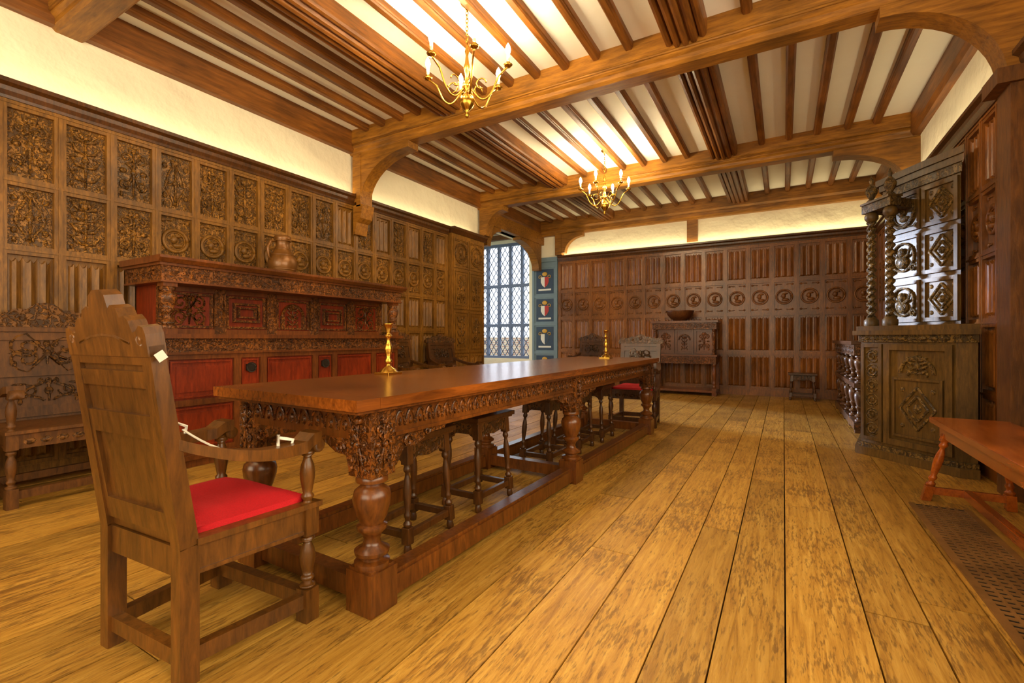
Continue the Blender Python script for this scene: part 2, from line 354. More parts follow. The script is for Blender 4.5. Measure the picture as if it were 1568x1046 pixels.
def window(name,origin,xd,yd,W,z0,z1,ncol,trans,leads=True):
    b=B(); b.push(frame(origin,xd,yd))
    b.box(0,W,-.05,.05,z0,z0+.06,'frame');b.box(0,W,-.05,.05,z1-.06,z1,'frame')
    p=W/ncol
    for i in range(ncol+1): b.box(i*p-.03 if i else 0,i*p+.03 if i<ncol else W,-.045,.045,z0+.06,z1-.06,'frame')
    for t in trans: b.box(0,W,-.05,.05,t-.035,t+.035,'frame')
    if leads:
      for i in range(ncol):
        xa=i*p+.03;xb=(i+1)*p-.03;w=xb-xa;dx=w/2
        za,zb=z0+.06,z1-.06; sl=1.6
        c=-w*sl+za
        while c<zb:
            for s in(1,-1):
                P=[]
                for k in range(2):
                    xx=xa+w*k; zq=(c+sl*(xx-xa)) if s==1 else (c+sl*(xb-xx)); P.append((xx,zq))
                (xA,zA),(xB,zB)=P
                def cl(x_,z_):
                    if z_<za: return (xA+(xB-xA)*(za-zA)/(zB-zA),za)
                    if z_>zb: return (xA+(xB-xA)*(zb-zA)/(zB-zA),zb)
                    return (x_,z_)
                q0=cl(xA,zA);q1=cl(xB,zB)
                if abs(q0[0]-q1[0])>.01: b.beam((q0[0],0,q0[1]),(q1[0],0,q1[1]),.014,.013,'lead')
            c+=dx*sl
    b.pop(); return b.obj(name)
window('window_1',(-7.0,10.3,0),(1,0,0),(0,-1,0),1.7,.55,3.45,5,[1.38,2.38])
window('window_2',(-7.1,7.5,0),(0,1,0),(1,0,0),2.7,.55,3.45,6,[1.38,2.38],False)
window('window_3',(XR+.12,-1.5,0),(0,1,0),(-1,0,0),4.7,1.1,3.3,7,[2.3],False)
window('fill_window',(-4.2,YF-.12,0),(1,0,0),(0,1,0),4.8,1.0,3.3,7,[2.3],False)  # unseen window added behind the camera to let in soft fill
simplebox('garden_wall',[(-14,-2,17,17.4,-.5,1.1)],'brick')
simplebox('lawn_ground',[(-30,10,10.45,40,-.6,-.5),(-30,-7.25,-10,10.4,-.6,-.5)],'grass')
simplebox('sky_block_wall',[(3.2,3.5,-6,8,-.5,9),(-9,3.2,-6,-5.7,-.5,9),(1.7,3.2,7.7,8,-.5,9),(-9,-8.7,-5.7,-2.4,-.5,9)],'brick')  # unseen walls added to block cool sky light at the side and front windows

panelling('wall_panelling',8.4,26,[.11,.62,1.17,1.70,2.20,2.76],['L','L','L',lambda i:'C' if i<13 else 'R',lambda i:'C' if i<18 else ('L' if i%2 else 'C')],'pan','panc',(XL,-2.15,0),(0,1,0),(1,0,0))
panelling('wall_panelling',5.78,15,[.11,.78,1.5,2.1,2.76],['L','L','R','L'],'panback','panback',(-4.42,YB,0),(1,0,0),(0,-1,0))
panelling('wall_panelling',6.3,19,[.11,.62,1.17,1.70,2.20,2.76],['L','L','L','R','L'],'panback','panback',(XR,3.4,0),(0,1,0),(-1,0,0))
b=B(); b.push(frame((XL,6.3,0),(0,1,0),(1,0,0)))
b.box(0,.98,.002,.1,0,2.82,'pan')
for z0,z1,k in((.12,.75,'L'),(.82,1.5,'C'),(1.57,2.2,'C'),(2.27,2.74,'R')):
    for x0,x1 in((.06,.46),(.52,.92)):
        panelframe(b,x0-.02,x1+.02,z0-.02,z1+.02,.1,'pan')
        if k=='L': linen(b,x0+.02,x1-.02,z0,z1,.1,'pan')
        elif k=='C': panelframe(b,x0+.04,x1-.04,z0+.04,z1-.04,.1,'pan',.02,.01); carved(b,x0+.06,x1-.06,z0+.06,z1-.06,.1,'panc')
        else: roundel(b,x0,x1,z0,z1,.1,'panc')
b.prism([(0.0,2.82),(.12,2.82),(.17,2.88),(.17,2.92),(0,2.92)],'yz',-.02,1.0,'dark')
b.pop(); b.obj('door_1')

# painted heraldic panel
b=B(); b.push(frame((-5.08,YB,0),(1,0,0),(0,-1,0)))
b.box(0,.64,.002,.04,0,2.8,'blue'); b.box(0,.65,.002,.09,2.8,2.9,'blue')
b.box(0,.06,.04,.06,0,2.8,'blue');b.box(.58,.64,.04,.06,0,2.8,'blue')
zz=[.1,.72,1.38,2.02,2.7]
for i in range(4):
    z0,z1=zz[i],zz[i+1]; b.box(.06,.58,.04,.055,z0-.03,z0+.03,'blue'); b.box(.1,.54,.04,.044,z0+.06,z1-.06,'navy')
    cz=(z0+z1)/2
    def shield(w,h,c): return [(c[0]-w,c[1]+h),(c[0]+w,c[1]+h),(c[0]+w,c[1]),(c[0]+w*.6,c[1]-h*.6),(c[0],c[1]-h),(c[0]-w*.6,c[1]-h*.6),(c[0]-w,c[1])]
    b.prism(shield(.1,.12,(.32,cz-.02)),'xz',.044,.05,'shw')
    b.prism([(.32,cz+.1),(.42,cz+.1),(.42,cz-.02),(.38,cz-.09),(.32,cz-.14)],'xz',.05,.054,'shr' if i!=1 else 'navy')
    b.blob((.32,.05,cz+.17),(.07,.012,.05),'gold')
    spiral(b,.2,cz+.1,.05,1,.05,'gold',1,0,.008);spiral(b,.44,cz+.1,.05,1,.05,'gold',-1,pi,.008)
    b.box(.16,.48,.044,.05,cz-.21,cz-.17,'shw')
b.box(.06,.58,.04,.055,2.67,2.73,'blue')
b.pop(); b.obj('painted_heraldic_panel')

# ---------------------------------------------------------------- ceiling timbers
def symprof(h): return h+[(-x,z) for x,z in h[::-1]]
mainp=symprof([(.15,H),(.15,3.56),(.135,3.545),(.135,3.51),(.11,3.49),(.105,3.455),(.08,3.43)])
def brace(b,x0,dx,a,bb,y0,y1,z,m='beam',t=.14):
    P=[(0,0),(a,0)]
    for i in range(13):
        ph=pi/2*i/12; P.append((a-(a-t)*math.sin(ph),-bb+(bb-.08)*math.cos(ph)))
    P.append((0,-bb))
    b.prism([(x0+dx*p,z+q) for p,q in P],'xz',y0,y1,m)
tn=3
for i,y in enumerate((-1.4,1.47,4.35,7.3)):
    b=B(); b.prism([(y+p,z) for p,z in mainp],'yz',XL,XR,'beam')
    for s in(-1,1): b.tube([(XL,y+s*.14,3.535),(XR,y+s*.14,3.535)],.012,'beam',6)
    b.obj('ceiling_beam')
    if y>4:
        if y<7:
            b=B(); brace(b,XL+.05,1,.95,.62,y-.09,y+.09,3.435)
            b.box(XL+.055,XL+.2,y-.1,y+.1,2.92,3.43,'beam'); b.box(XL+.125,XL+.2,y-.1,y+.1,2.75,2.92,'beam')
            b.prism([(XL+.067,2.4),(XL+.1,2.4),(XL+.13,2.55),(XL+.2,2.6),(XL+.24,2.77),(XL+.067,2.77)],'xz',y-.1,y+.1,'beam')
            b.obj('trim_%d'%tn); tn+=1
            b=B(); brace(b,XR,-1,.8,.68,y-.1,y+.1,3.435); b.box(XR-.2,XR-.067,y-.14,y+.14,2.7,2.8,'post'); b.obj('trim_%d'%tn); tn+=1
            b=B(); b.box(XR-.13,XR-.067,y-.11,y+.11,0,2.7,'post'); b.obj('trim_%d'%tn); tn+=1
        else:
            b=B(); brace(b,XR,-1,.85,.5,y-.1,y+.1,3.435); b.obj('trim_%d'%tn); tn+=1
            b=B(); brace(b,XL+.05,1,.5,.5,y-.1,y+.1,3.435); b.obj('trim_%d'%tn); tn+=1
b=B(); b.prism([(YB-.0,3.38),(YB-.1,3.38),(YB-.13,3.42),(YB-.13,3.48),(YB-.18,3.52),(YB-.18,H),(YB,H)],'yz',XL,XR,'beam'); b.obj('ceiling_beam')
b=B(); b.prism([(XL,3.45),(XL+.07,3.45),(XL+.1,3.5),(XL+.1,H),(XL,H)],'xz',YF,YB,'joist'); b.obj('ceiling_beam')
b=B(); b.prism([(XR,3.45),(XR-.07,3.45),(XR-.1,3.5),(XR-.1,H),(XR,H)],'xz',YF,YB,'joist'); b.obj('ceiling_beam')
for xc in(-3.24,-.72):
    P=[(xc+.17,H),(xc+.17,3.64)]
    for k in range(5):
        c=xc+.136-.068*k
        for a in range(5): P.append((c+.03*math.cos(pi*a/4),3.595-(.03+.012*(k==2))*math.sin(pi*a/4)-(.02 if 0<k<4 else 0)))
    P+=[(xc-.17,3.64),(xc-.17,H)]
    b=B(); b.prism(P,'xz',YF,YB-.15,'joist')
    b.obj('ceiling_beam')
b=B(); xs=[]
segs=[(XL+.1,-3.24-.17),(-3.24+.17,-.72-.17),(-.72+.17,XR-.1)]
for a,c in segs:
    n=round((c-a)/.30)
    for i in range(1,n): xs.append(a+(c-a)*i/n)
for x in xs:
    j=random.uniform(-.012,.012);w=.041
    P=symprof([(w,H),(w,3.672),(w-.008,3.666),(w-.008,3.656),(w-.018,3.646)])
    b.prism([(x+j+p,z) for p,z in P],'xz',YF,YB-.15,'joist')
b.obj('ceiling_joists')
b=B(); b.box(XL-.12,XL+.1,7.3,YB,3.2,3.45,'beam')
def braceY(b,y0,dy,a,bb,x0,x1,z):
    P=[(0,0),(a,0)]
    for i in range(13):
        ph=pi/2*i/12; P.append((a-(a-.12)*math.sin(ph),-bb+(bb-.06)*math.cos(ph)))
    P.append((0,-bb)); b.prism([(y0+dy*p,z+q) for p,q in P],'yz',x0,x1,'beam')
braceY(b,YB-.1,-1,1.0,.6,XL-.1,XL+.08,3.2); braceY(b,7.42,1,.5,.4,XL-.1,XL+.08,3.2)
b.box(XL-.15,XL+.0,7.3,7.42,0,3.2,'post'); b.obj('door_frame')
b=B(); b.box(-4.45,-4.3,YB-.16,YB-.002,2.92,3.38,'beam'); brace(b,-4.3,1,.5,.42,YB-.15,YB-.02,3.38,'beam',.08); b.obj('trim_1')
b=B(); b.box(-1.65,-1.45,YB-.05,YB-.002,2.95,3.38,'beam'); b.obj('trim_2')

# ---------------------------------------------------------------- furniture
def turned(b,x,y,z0,z1,r,m,kind='bal',seg=14):
    h=z1-z0
    if kind=='bal': pr=[(.8,0),(1,.03),(1,.06),(.6,.09),(.55,.12),(.85,.17),(.85,.2),(.6,.24),(.75,.34),(.95,.48),(1,.58),(.85,.72),(.55,.82),(.5,.86),(.9,.9),(.9,.94),(.7,.97),(.8,1)]
    elif kind=='bulb': pr=[(1.05,0),(1.1,.03),(1.1,.07),(.7,.09),(.7,.12),(1.05,.15),(1.1,.19),(.6,.24),(.5,.3),(.62,.36),(.95,.42),(.95,.45),(.7,.47),(.95,.56),(1.15,.68),(1.2,.76),(1.1,.83),(.75,.88),(.65,.9),(1.0,.93),(1.0,.97),(.9,1)]
    else: pr=[(.9,0),(1,.04),(.65,.08),(.6,.12),(.75,.3),(.8,.5),(.75,.7),(.6,.88),(.65,.92),(1,.96),(.9,1)]
    b.lathe([(a*r,z0+c*h) for a,c in pr],(x,y,0),m,seg)

# refectory table
b=B();W=.48;Lt=4.25
for i in range(3):
    x0=-W+i*2*W/3; b.box(x0+.001,x0+2*W/3-.001,.11,Lt-.11,.788,.83,'tabletop')
b.box(-W,W,0,.108,.788,.83,'tabletop'); b.box(-W,W,Lt-.108,Lt,.788,.83,'tabletop')
b.box(-W+.015,W-.015,.015,Lt-.015,.775,.788,'table')
ay=.13
b.box(.36,.42,ay,Lt-ay,.66,.775,'table'); b.box(-.42,-.36,ay,Lt-ay,.66,.775,'table')
b.box(-.40,.40,ay-.03,ay+.03,.66,.775,'table'); b.box(-.40,.40,Lt-ay-.03,Lt-ay+.03,.66,.775,'table')
ly=[.16,2.06,Lt-.16]
b.push(frame((.42,0,0),(0,1,0),(1,0,0)))
for a,c in((ly[0]+.08,ly[1]-.08),(ly[1]+.08,ly[2]-.08)):
    frieze(b,a,c,.685,.765,.0,'tablec',.06,1); b.box(a,c,0,.01,.66,.675,'table'); b.box(a,c,0,.01,.765,.775,'table')
for k in ly:
    for s in(-1,1):
        if 0<k+s*.2<Lt:
            P=[(k+s*.07,.66),(k+s*.42,.66),(k+s*.4,.64),(k+s*.3,.635),(k+s*.22,.6),(k+s*.14,.6),(k+s*.1,.54),(k+s*.07,.53)]
            b.prism(P,'xz',-.045,-.005,'tablec'); spiral(b,k+s*.16,.625,.03,1.2,.0,'tablec',s,0,.007,10); spiral(b,k+s*.28,.65,.018,1.2,.0,'tablec',-s,0,.006,10)
b.pop()
b.push(frame((0,ay-.03,0),(1,0,0),(0,-1,0)))
frieze(b,-.34,.34,.68,.77,0,'tablec',.09,1)
for s in(-1,1):
    P=[(s*.35,.66),(s*.05,.66),(s*.08,.64),(s*.18,.63),(s*.24,.6),(s*.3,.595),(s*.32,.53),(s*.35,.52)]
    b.prism(P,'xz',-.04,0,'tablec'); spiral(b,s*.27,.62,.03,1.2,.003,'tablec',s,0,.007,10)
b.pop()
for k in ly:
    for s in(-1,1):
        x=s*.38
        b.box(x-.062,x+.062,k-.062,k+.062,.52,.776,'tablec')
        if s==1:
            b.push(frame((x+.062,k,0),(0,1,0),(1,0,0))); carved(b,-.05,.05,.53,.76,0,'tablec',1); b.pop()
        if k<1:
            b.push(frame((x,k-.062,0),(1,0,0),(0,-1,0))); carved(b,-.05,.05,.53,.76,0,'tablec',1); b.pop()
        turned(b,x,k,.16,.52,.062,'table','bulb',20)
        b.box(x-.068,x+.068,k-.068,k+.068,0,.16,'table'); b.box(x-.06,x+.06,k-.06,k+.06,.16,.17,'table')
for s in(-1,1):
    for a,c in((ly[0]+.068,ly[1]-.068),(ly[1]+.068,ly[2]-.068)):
        b.box(s*.38-.045,s*.38+.045,a,c,.02,.1,'table'); b.box(s*.38-.035,s*.38+.035,a,c,.1,.115,'table')
for k in ly: b.box(-.312,.312,k-.035,k+.035,.03,.11,'table')
b.obj('refectory_table',(-1.78,1.17,0),math.radians(-1.2),.004)

# joint stools
def stool(name,loc,rot,h=.57,w=.42,d=.3):
    b=B(); b.box(-w/2,w/2,-d/2,d/2,h-.028,h,'dark'); b.box(-w/2+.012,w/2-.012,-d/2+.012,d/2-.012,h-.04,h-.028,'dark')
    wx,wy=w/2-.06,d/2-.05; sx=.03
    for a in(-1,1):
        for c in(-1,1):
            T=Matrix.Translation((a*(wx+sx),c*(wy+sx),0))@Matrix(((1,0,-a*sx/h*1.0,0),(0,1,-c*sx/h*1.0,0),(0,0,1,0),(0,0,0,1)))
            b.push(T); b.box(-.022,.022,-.022,.022,h-.14,h-.04,'dark'); turned(b,0,0,.13,h-.14,.021,'dark','bal',12); b.box(-.022,.022,-.022,.022,.05,.13,'dark'); b.lathe([(.018,0),(.021,.02),(.015,.05)],(0,0,0),'dark',10); b.pop()
    ap=h-.04
    for c in(-1,1):
        P=[(-wx-.0,ap),(wx,ap),(wx,ap-.1),(wx*.6,ap-.07),(0,ap-.085),(-wx*.6,ap-.07),(-wx,ap-.1)]
        b.prism(P,'xz',c*(wy+.012)-.009,c*(wy+.012)+.009,'darkc')
        P=[(-wy,ap),(wy,ap),(wy,ap-.1),(wy*.5,ap-.07),(-wy*.5,ap-.07),(-wy,ap-.1)]
        b.prism(P,'yz',c*(wx+.012)-.009,c*(wx+.012)+.009,'darkc')
        b.beam((-(wx+.02),c*(wy+.022),.09),((wx+.02),c*(wy+.022),.09),.028,.035,'dark')
        b.beam((c*(wx+.022),-(wy+.02),.09),(c*(wx+.022),(wy+.02),.09),.028,.035,'dark')
    return b.obj(name,loc,rot,.003)
for (x,y) in((-1.72,1.90),(-1.72,2.54),(-1.76,3.62),(-1.74,4.18),(-1.72,4.74)):
    stool('joint_stool',(x,y,0),pi/2+random.uniform(-.05,.05))
stool('joint_stool',(.28,9.45,0),0,.46,.42,.3)

# armchairs: local facing +y
def armchair(name,loc,rot,w=.52,wf=.6,d=.46,sh=.42,bh=1.04,crest=.16,cushion=False,m='chair',mc='chairc',style=0,lean=.09,armh=(.74,.66),ov=.09):
    b=B();pw=.05
    hb=w/2-pw/2;hf=wf/2-pw/2;yb=-d/2;yf=d/2
    for s in(-1,1):
        b.beam((s*hb,yb,0),(s*hb,yb,sh),pw,.055,m)
        b.beam((s*hb,yb,sh),(s*hb,yb-lean,bh),pw,.055,m,pw,.04)
        x=s*hf
        b.box(x-.028,x+.028,yf-.028,yf+.028,0,.12,m); turned(b,x,yf,.12,sh-.1,.028,m,'bal')
        b.box(x-.028,x+.028,yf-.028,yf+.028,sh-.1,sh,m); turned(b,x,yf,sh,armh[1]-.02,.027,m,'bal')
        n=14;vs=[];fs=[]
        for i in range(n+1):
            t=i/n; yy=yb-.04+(yf+ov-(yb-.04))*t
            xx=s*(hb+(hf-hb)*t+.03*math.sin(pi*t)); zz=armh[0]+(armh[1]-armh[0])*(t**.8)-.035*math.sin(pi*t)+(.02 if t>.9 else 0)
            ww=.022+.014*t+(.006 if t>.85 else 0); th=.016+.006*t
            for a,c in((-1,-1),(1,-1),(1,1),(-1,1)): vs.append((xx+a*ww,yy,zz+c*th))
        for i in range(n):
            for k in range(4): l=(k+1)%4; fs.append((i*4+k,i*4+l,(i+1)*4+l,(i+1)*4+k))
        fs+=[(0,1,2,3),(n*4+3,n*4+2,n*4+1,n*4)]
        b.add(vs,fs,m)
        b.lathe([(.01,-.036),(.026,-.034),(.03,0),(.026,.034),(.01,.036)],(x,yf+ov-.005,armh[1]-.012),m,12,Matrix.Rotation(pi/2,4,'Y'))
        b.beam((s*hb,yb+.02,sh-.05),(s*hf,yf-.02,sh-.05),.03,.09,m); b.beam((s*hb,yb+.02,.08),(s*hf,yf-.02,.08),.035,.05,m)
        b.beam((s*(hb+.017),yb+.03,sh-.085),(s*(hf+.017),yf-.03,sh-.085),.008,.012,m)
    b.beam((-hf,yf,sh-.05),(hf,yf,sh-.05),.03,.09,m); b.beam((-hb,yb,sh-.05),(hb,yb,sh-.05),.03,.09,m)
    b.beam((-hf,yf,.08),(hf,yf,.08),.04,.05,m); b.beam((-hb,yb,.08),(hb,yb,.08),.035,.05,m)
    b.push(frame((0,yf+.016,0),(1,0,0),(0,1,0))); frieze(b,-hf+.04,hf-.04,sh-.09,sh-.02,0,mc,.08,2); b.pop()
    P=[(-hb-.03,yb+.02),(hb+.03,yb+.02),(hf+.035,yf+.04),(-hf-.035,yf+.04)]
    b.prism(P,'xy',sh-.002,sh+.018,m)
    ang=math.atan2(lean,bh-sh)
    b.push(Matrix.Translation((0,yb,sh))@Matrix.Rotation(ang,4,'X')); hh=(bh-sh)/math.cos(ang)
    ih=hb-pw/2
    b.box(-ih,ih,-.008,.008,.0,hh-.02,m)
    zs=[.1,.1+(hh-.16)*.62,hh-.1] if style==0 else [.1,.1+(hh-.16)*.5,hh-.09]
    for z in[.06]+zs[1:]+[hh-.03]: b.box(-ih,ih,-.02,.02,z-.025,z+.025,m)
    for s in(1,-1):
        b.push(frame((0,s*.008,0),(1,0,0),(0,s,0)))
        panelframe(b,-ih,ih,.085,zs[1]-.025,0,m,.022,.012)
        if s==1 or style:
            carved(b,-ih*.75,ih*.75,.13,zs[1]-.07,.0,mc,1+style%2)
            if zs[2]-zs[1]>.09:
                if style: carved(b,-ih*.85,ih*.85,zs[1]+.03,zs[2]-.03,.0,mc,1)
                else: frieze(b,-ih+.03,ih-.03,zs[1]+.035,zs[2]-.03,.0,mc,.09,0)
        b.pop()
    hw=hb+pw/2;c=crest
    if style==0:
        P=[(hw,-.03),(hw,.035),(hw*.97,.055),(hw*.88,.06),(hw*.8,.045),(hw*.72,.04),(hw*.66,.075),(hw*.58,.09),(hw*.48,.085),(hw*.42,c*.66),(hw*.3,c*.72),(hw*.24,c*.66),(hw*.2,c*.9),(hw*.08,c)]
    else:
        P=[(hw+.03,-.02),(hw+.035,.02),(hw*.95,.06),(hw*.8,.05),(hw*.62,c*.55),(hw*.45,c*.7),(hw*.3,c*.66),(hw*.15,c*.95),(hw*.04,c)]
    P=P+[(-x,z) for x,z in P[::-1]]
    b.prism([(x,z+hh) for x,z in P],'xz',-.024,.024,mc if style else m)
    for s in(1,-1):
        b.push(frame((0,s*.024,hh),(1,0,0),(0,s,0)))
        if style==0 and s==-1:
            for q in(-1,1): spiral(b,q*hw*.84,.02,.02,1.1,-.002,m,-q,0,.004,10)
            b.tube([(-hw*.62,-.001,.01),(-hw*.3,-.001,.03),(0,-.001,.035),(hw*.3,-.001,.03),(hw*.62,-.001,.01)],.005,m,5)
        else:
            for q in(-1,1): spiral(b,q*hw*.4,c*.26,c*.17,1.2,0,mc,q,pi/2,.006,12)
            b.blob((0,0,c*.5),(.025,.01,c*.25),mc,8,5)
        b.pop()
    b.pop()
    if cushion:
        n=10;vs=[];fs=[]
        for z,top in((0,0),(1,1)):
            for i in range(n+1):
                for j in range(n+1):
                    u=i/n*2-1;v=j/n*2-1;e=(1-abs(u)**6)*(1-abs(v)**6)
                    ww=(hb+(hf-hb)*(v+1)/2)*.93
                    vs.append((u*ww,yb+.04+(yf-yb-.03)*(v+1)/2,sh+.018+(.02+.028*e**.5*(1+.1*math.sin(5*u+3*v)) if top else .0)))
        q=(n+1)**2
        for i in range(n):
            for j in range(n):
                a=i*(n+1)+j; fs.append((a,a+n+1,a+n+2,a+1)); fs.append((q+a,q+a+1,q+a+n+2,q+a+n+1))
        for i in range(n):
            for (a,c2) in(((i)*(n+1),(i+1)*(n+1)),((i)*(n+1)+n,(i+1)*(n+1)+n),(i,i+1),(n*(n+1)+i,n*(n+1)+i+1)): fs.append((a,c2,q+c2,q+a))
        b.add(vs,fs,'velvet',True)
    return b,name,loc,rot
b,n_,l_,r_=armchair('carved_armchair',(-1.80,.93,0),math.radians(3),w=.48,wf=.58,d=.40,bh=1.03,crest=.17,cushion=True,ov=.03)
b.tube([(.262,.08,.71),(.262,.08,.655),(.262,.125,.645),(.275,.13,.685),(.262,.08,.70)],.006,'white',6)
b.tube([(-.262,.02,.72),(-.262,.02,.665),(-.275,.06,.66),(-.262,.06,.70),(-.262,.02,.72)],.006,'white',6)
b.tube([(-.25+.5*t,.04+.05*t,.69-.02*t-.05*math.sin(pi*t)) for t in[i/10 for i in range(11)]],.004,'white',6)
b.push(Matrix.Translation((.262,-.29,1.0))@Matrix.Rotation(.6,4,'X')); b.box(0,.002,-.013,.013,-.013,.013,'paper'); b.pop()
b.obj(n_,l_,r_,.003)
for args in (dict(loc=(-1.58,5.8,0),rot=pi+.06,w=.5,wf=.56,d=.42,bh=1.0,crest=.1,cushion=True,m='dark',mc='darkc',style=1),
  dict(loc=(-4.37,1.28,0),rot=-pi/2,w=.66,wf=.68,d=.5,sh=.46,bh=1.15,crest=.16,style=1,armh=(.78,.72),m='settlep',mc='settle'),
  dict(loc=(-4.37,.42,0),rot=-pi/2,w=.66,wf=.68,d=.5,sh=.46,bh=1.08,crest=.14,style=1,armh=(.78,.72),m='settlep',mc='settle'),
  dict(loc=(-4.35,4.85,0),rot=-pi/2,w=.52,wf=.58,d=.44,bh=1.05,crest=.12,style=1),
  dict(loc=(-4.35,5.75,0),rot=-pi/2-.2,w=.52,wf=.58,d=.44,bh=1.0,crest=.12,style=1,m='dark',mc='darkc'),
  dict(loc=(-3.55,9.3,0),rot=pi,w=.55,wf=.6,d=.44,bh=1.02,crest=.14,style=1,m='dark',mc='darkc')):
    b,n_,l_,r_=armchair('carved_armchair',**args); b.obj(n_,l_,r_,.003)

# big carved sideboard on left wall
def sideboard():
    b=B();W=2.66
    b.box(.03,W-.03,0,.6,0,.08,'side'); b.box(.05,W-.05,0,.57,.08,.93,'red')
    b.box(.02,W-.02,0,.62,.06,.1,'side')
    edges=[.05,.62,.86,1.42,1.66,2.22,W-.05]
    for i in range(6):
        x0,x1=edges[i],edges[i+1]
        b.box(x0,x0+.03,.57,.595,.1,.93,'side');b.box(x1-.03,x1,.57,.595,.1,.93,'side')
        for z0,z1 in((.1,.14),(.5,.55),(.88,.93)): b.box(x0+.03,x1-.03,.57,.595,z0,z1,'side')
        for z0,z1 in((.14,.5),(.55,.88)):
            panelframe(b,x0+.045,x1-.045,z0+.015,z1-.015,.57,'red',.014,.014)
            if x1-x0>=.3: b.box(x0+.09,x1-.09,.57,.578,z0+.06,z1-.06,'red')
    for x in(.74,1.54):
        b.box(x-.035,x+.035,.57,.6,.76,.82,'iron'); ring(b,x,.79,.04,.6,'iron',.007)
    b.box(.03,W-.03,0,.6,.93,1.05,'redc'); b.push(Matrix.Translation((0,.6,0))); frieze(b,.06,W-.06,.945,1.035,0,'redc',.14,0); b.pop()
    b.box(0,W,0,.64,1.05,1.085,'side'); b.box(.02,W-.02,0,.615,.92,.94,'side')
    b.box(.1,W-.1,0,.34,1.085,1.5,'red')
    n=5;p=(W-.2)/n
    for i in range(n):
        x0=.1+p*i;x1=x0+p
        b.box(x0,x0+.05,.34,.375,1.085,1.5,'redc');b.box(x1-.05,x1,.34,.375,1.085,1.5,'redc')
        b.box(x0+.05,x1-.05,.34,.37,1.085,1.13,'side'); b.box(x0+.05,x1-.05,.34,.37,1.45,1.5,'side')
        panelframe(b,x0+.06,x1-.06,1.14,1.44,.34,'redc',.02,.022)
        if i in(1,3):
            panelframe(b,x0+.12,x1-.12,1.2,1.38,.34,'redc',.02,.03); panelframe(b,x0+.16,x1-.16,1.24,1.34,.34,'redc',.015,.04)
        elif i==2:
            cx=(x0+x1)/2
            b.tube([(cx+.12*math.cos(pi*t/12),.355,1.27+.12*math.sin(pi*t/12)) for t in range(13)],.016,'redc',6)
            for s in(-1,1): b.box(cx+s*.12-.018,cx+s*.12+.018,.34,.37,1.15,1.28,'redc')
            carved(b,cx-.08,cx+.08,1.16,1.38,.34,'redc',3)
        else: carved(b,x0+.09,x1-.09,1.16,1.42,.34,'redc',1)
        b.push(Matrix.Translation((x0,.375,0))); frieze(b,.01,.04,1.1,1.48,0,'redc',.03,2); b.pop()
    for x in(.09,W-.09):
        b.box(x-.05,x+.05,.5,.6,1.085,1.13,'side'); turned(b,x,.55,1.13,1.46,.055,'redc','bulb',18); b.box(x-.05,x+.05,.5,.6,1.46,1.52,'side')
    b.box(.02,W-.02,0,.62,1.5,1.62,'redc'); b.push(Matrix.Translation((0,.62,0))); frieze(b,.04,W-.04,1.52,1.6,0,'redc',.11,0); b.pop()
    b.push(frame((.02,0,0),(0,1,0),(-1,0,0))); frieze(b,.04,.6,1.52,1.6,0,'redc',.11,0); b.pop()
    b.box(.0,W,0,.64,1.62,1.64,'side'); b.prism([(0,1.64),(.66,1.64),(.69,1.67),(.69,1.69),(0,1.69)],'yz',-.02,W+.02,'side')
    b.box(.01,W-.01,0,.63,1.49,1.505,'side')
    return b
b0=sideboard()
T=frame((0,0,0),(0,1,0),(1,0,0))
b0.v=[T@v for v in b0.v]; b0.obj('court_cupboard',(XL+.125,1.77,0),0,.003)

b=B(); pr=[(.105,0),(.12,.01),(.12,.04),(.135,.07),(.14,.12),(.13,.17),(.1,.22),(.075,.26),(.065,.3),(.065,.33),(.078,.36),(.08,.39),(.07,.4),(.06,.39),(.055,.3)]
b.lathe(pr,(0,0,0),'bronze',28)
for z,r in((.055,.128),(.2,.116),(.265,.074),(.35,.078)): b.lathe([(r-.004,z-.008),(r+.006,z),(r-.004,z+.008)],(0,0,0),'bronze',28)
b.tube([(0,-.075,.34),(0,-.13,.33),(0,-.16,.26),(0,-.15,.18),(0,-.12,.14)],[.012,.014,.014,.012,.01],'bronze',8)
b.obj('leather_jug',(-4.42,2.98,1.69))

def backcup():
    b=B();W=1.16;m='side';mc='redc'
    for x in(.05,W-.05):
        b.box(x-.04,x+.04,.4,.46,0,.14,m); turned(b,x,.43,.14,.6,.036,m,'bal'); b.box(x-.04,x+.04,.02,.08,0,.6,m)
    b.box(.01,W-.01,.01,.47,.06,.1,m)
    b.box(.02,W-.02,.01,.46,.58,.72,mc); b.box(.0,W,0,.48,.72,.75,m)
    b.push(Matrix.Translation((0,.46,0))); frieze(b,.05,W-.05,.6,.7,0,mc,.12,0); b.pop()
    b.box(.06,W-.06,.01,.36,.75,1.24,m)
    for i in range(3):
        x0=.06+(W-.12)/3*i;x1=x0+(W-.12)/3; panelframe(b,x0+.01,x1-.01,.77,1.22,.36,m,.035,.025)
        if i==1:
            cx=(x0+x1)/2; b.tube([(cx+.1*math.cos(pi*t/10),.375,1.02+.1*math.sin(pi*t/10)) for t in range(11)],.014,mc,6); carved(b,cx-.07,cx+.07,.82,1.1,.36,mc,3)
        else: carved(b,x0+.06,x1-.06,.82,1.17,.36,mc,1)
    for x in(.06,W-.06): turned(b,x,.43,.75,1.22,.03,mc,'bulb')
    b.box(.01,W-.01,.01,.47,1.22,1.34,mc); b.push(Matrix.Translation((0,.47,0))); frieze(b,.03,W-.03,1.235,1.325,0,mc,.1,0); b.pop()
    b.box(-.02,W+.02,0,.5,1.34,1.38,m)
    return b
b0=backcup(); T=frame((0,0,0),(1,0,0),(0,-1,0)); b0.v=[T@v for v in b0.v]; b0.obj('small_court_cupboard',(-2.2,YB-.125,0),0,.003)
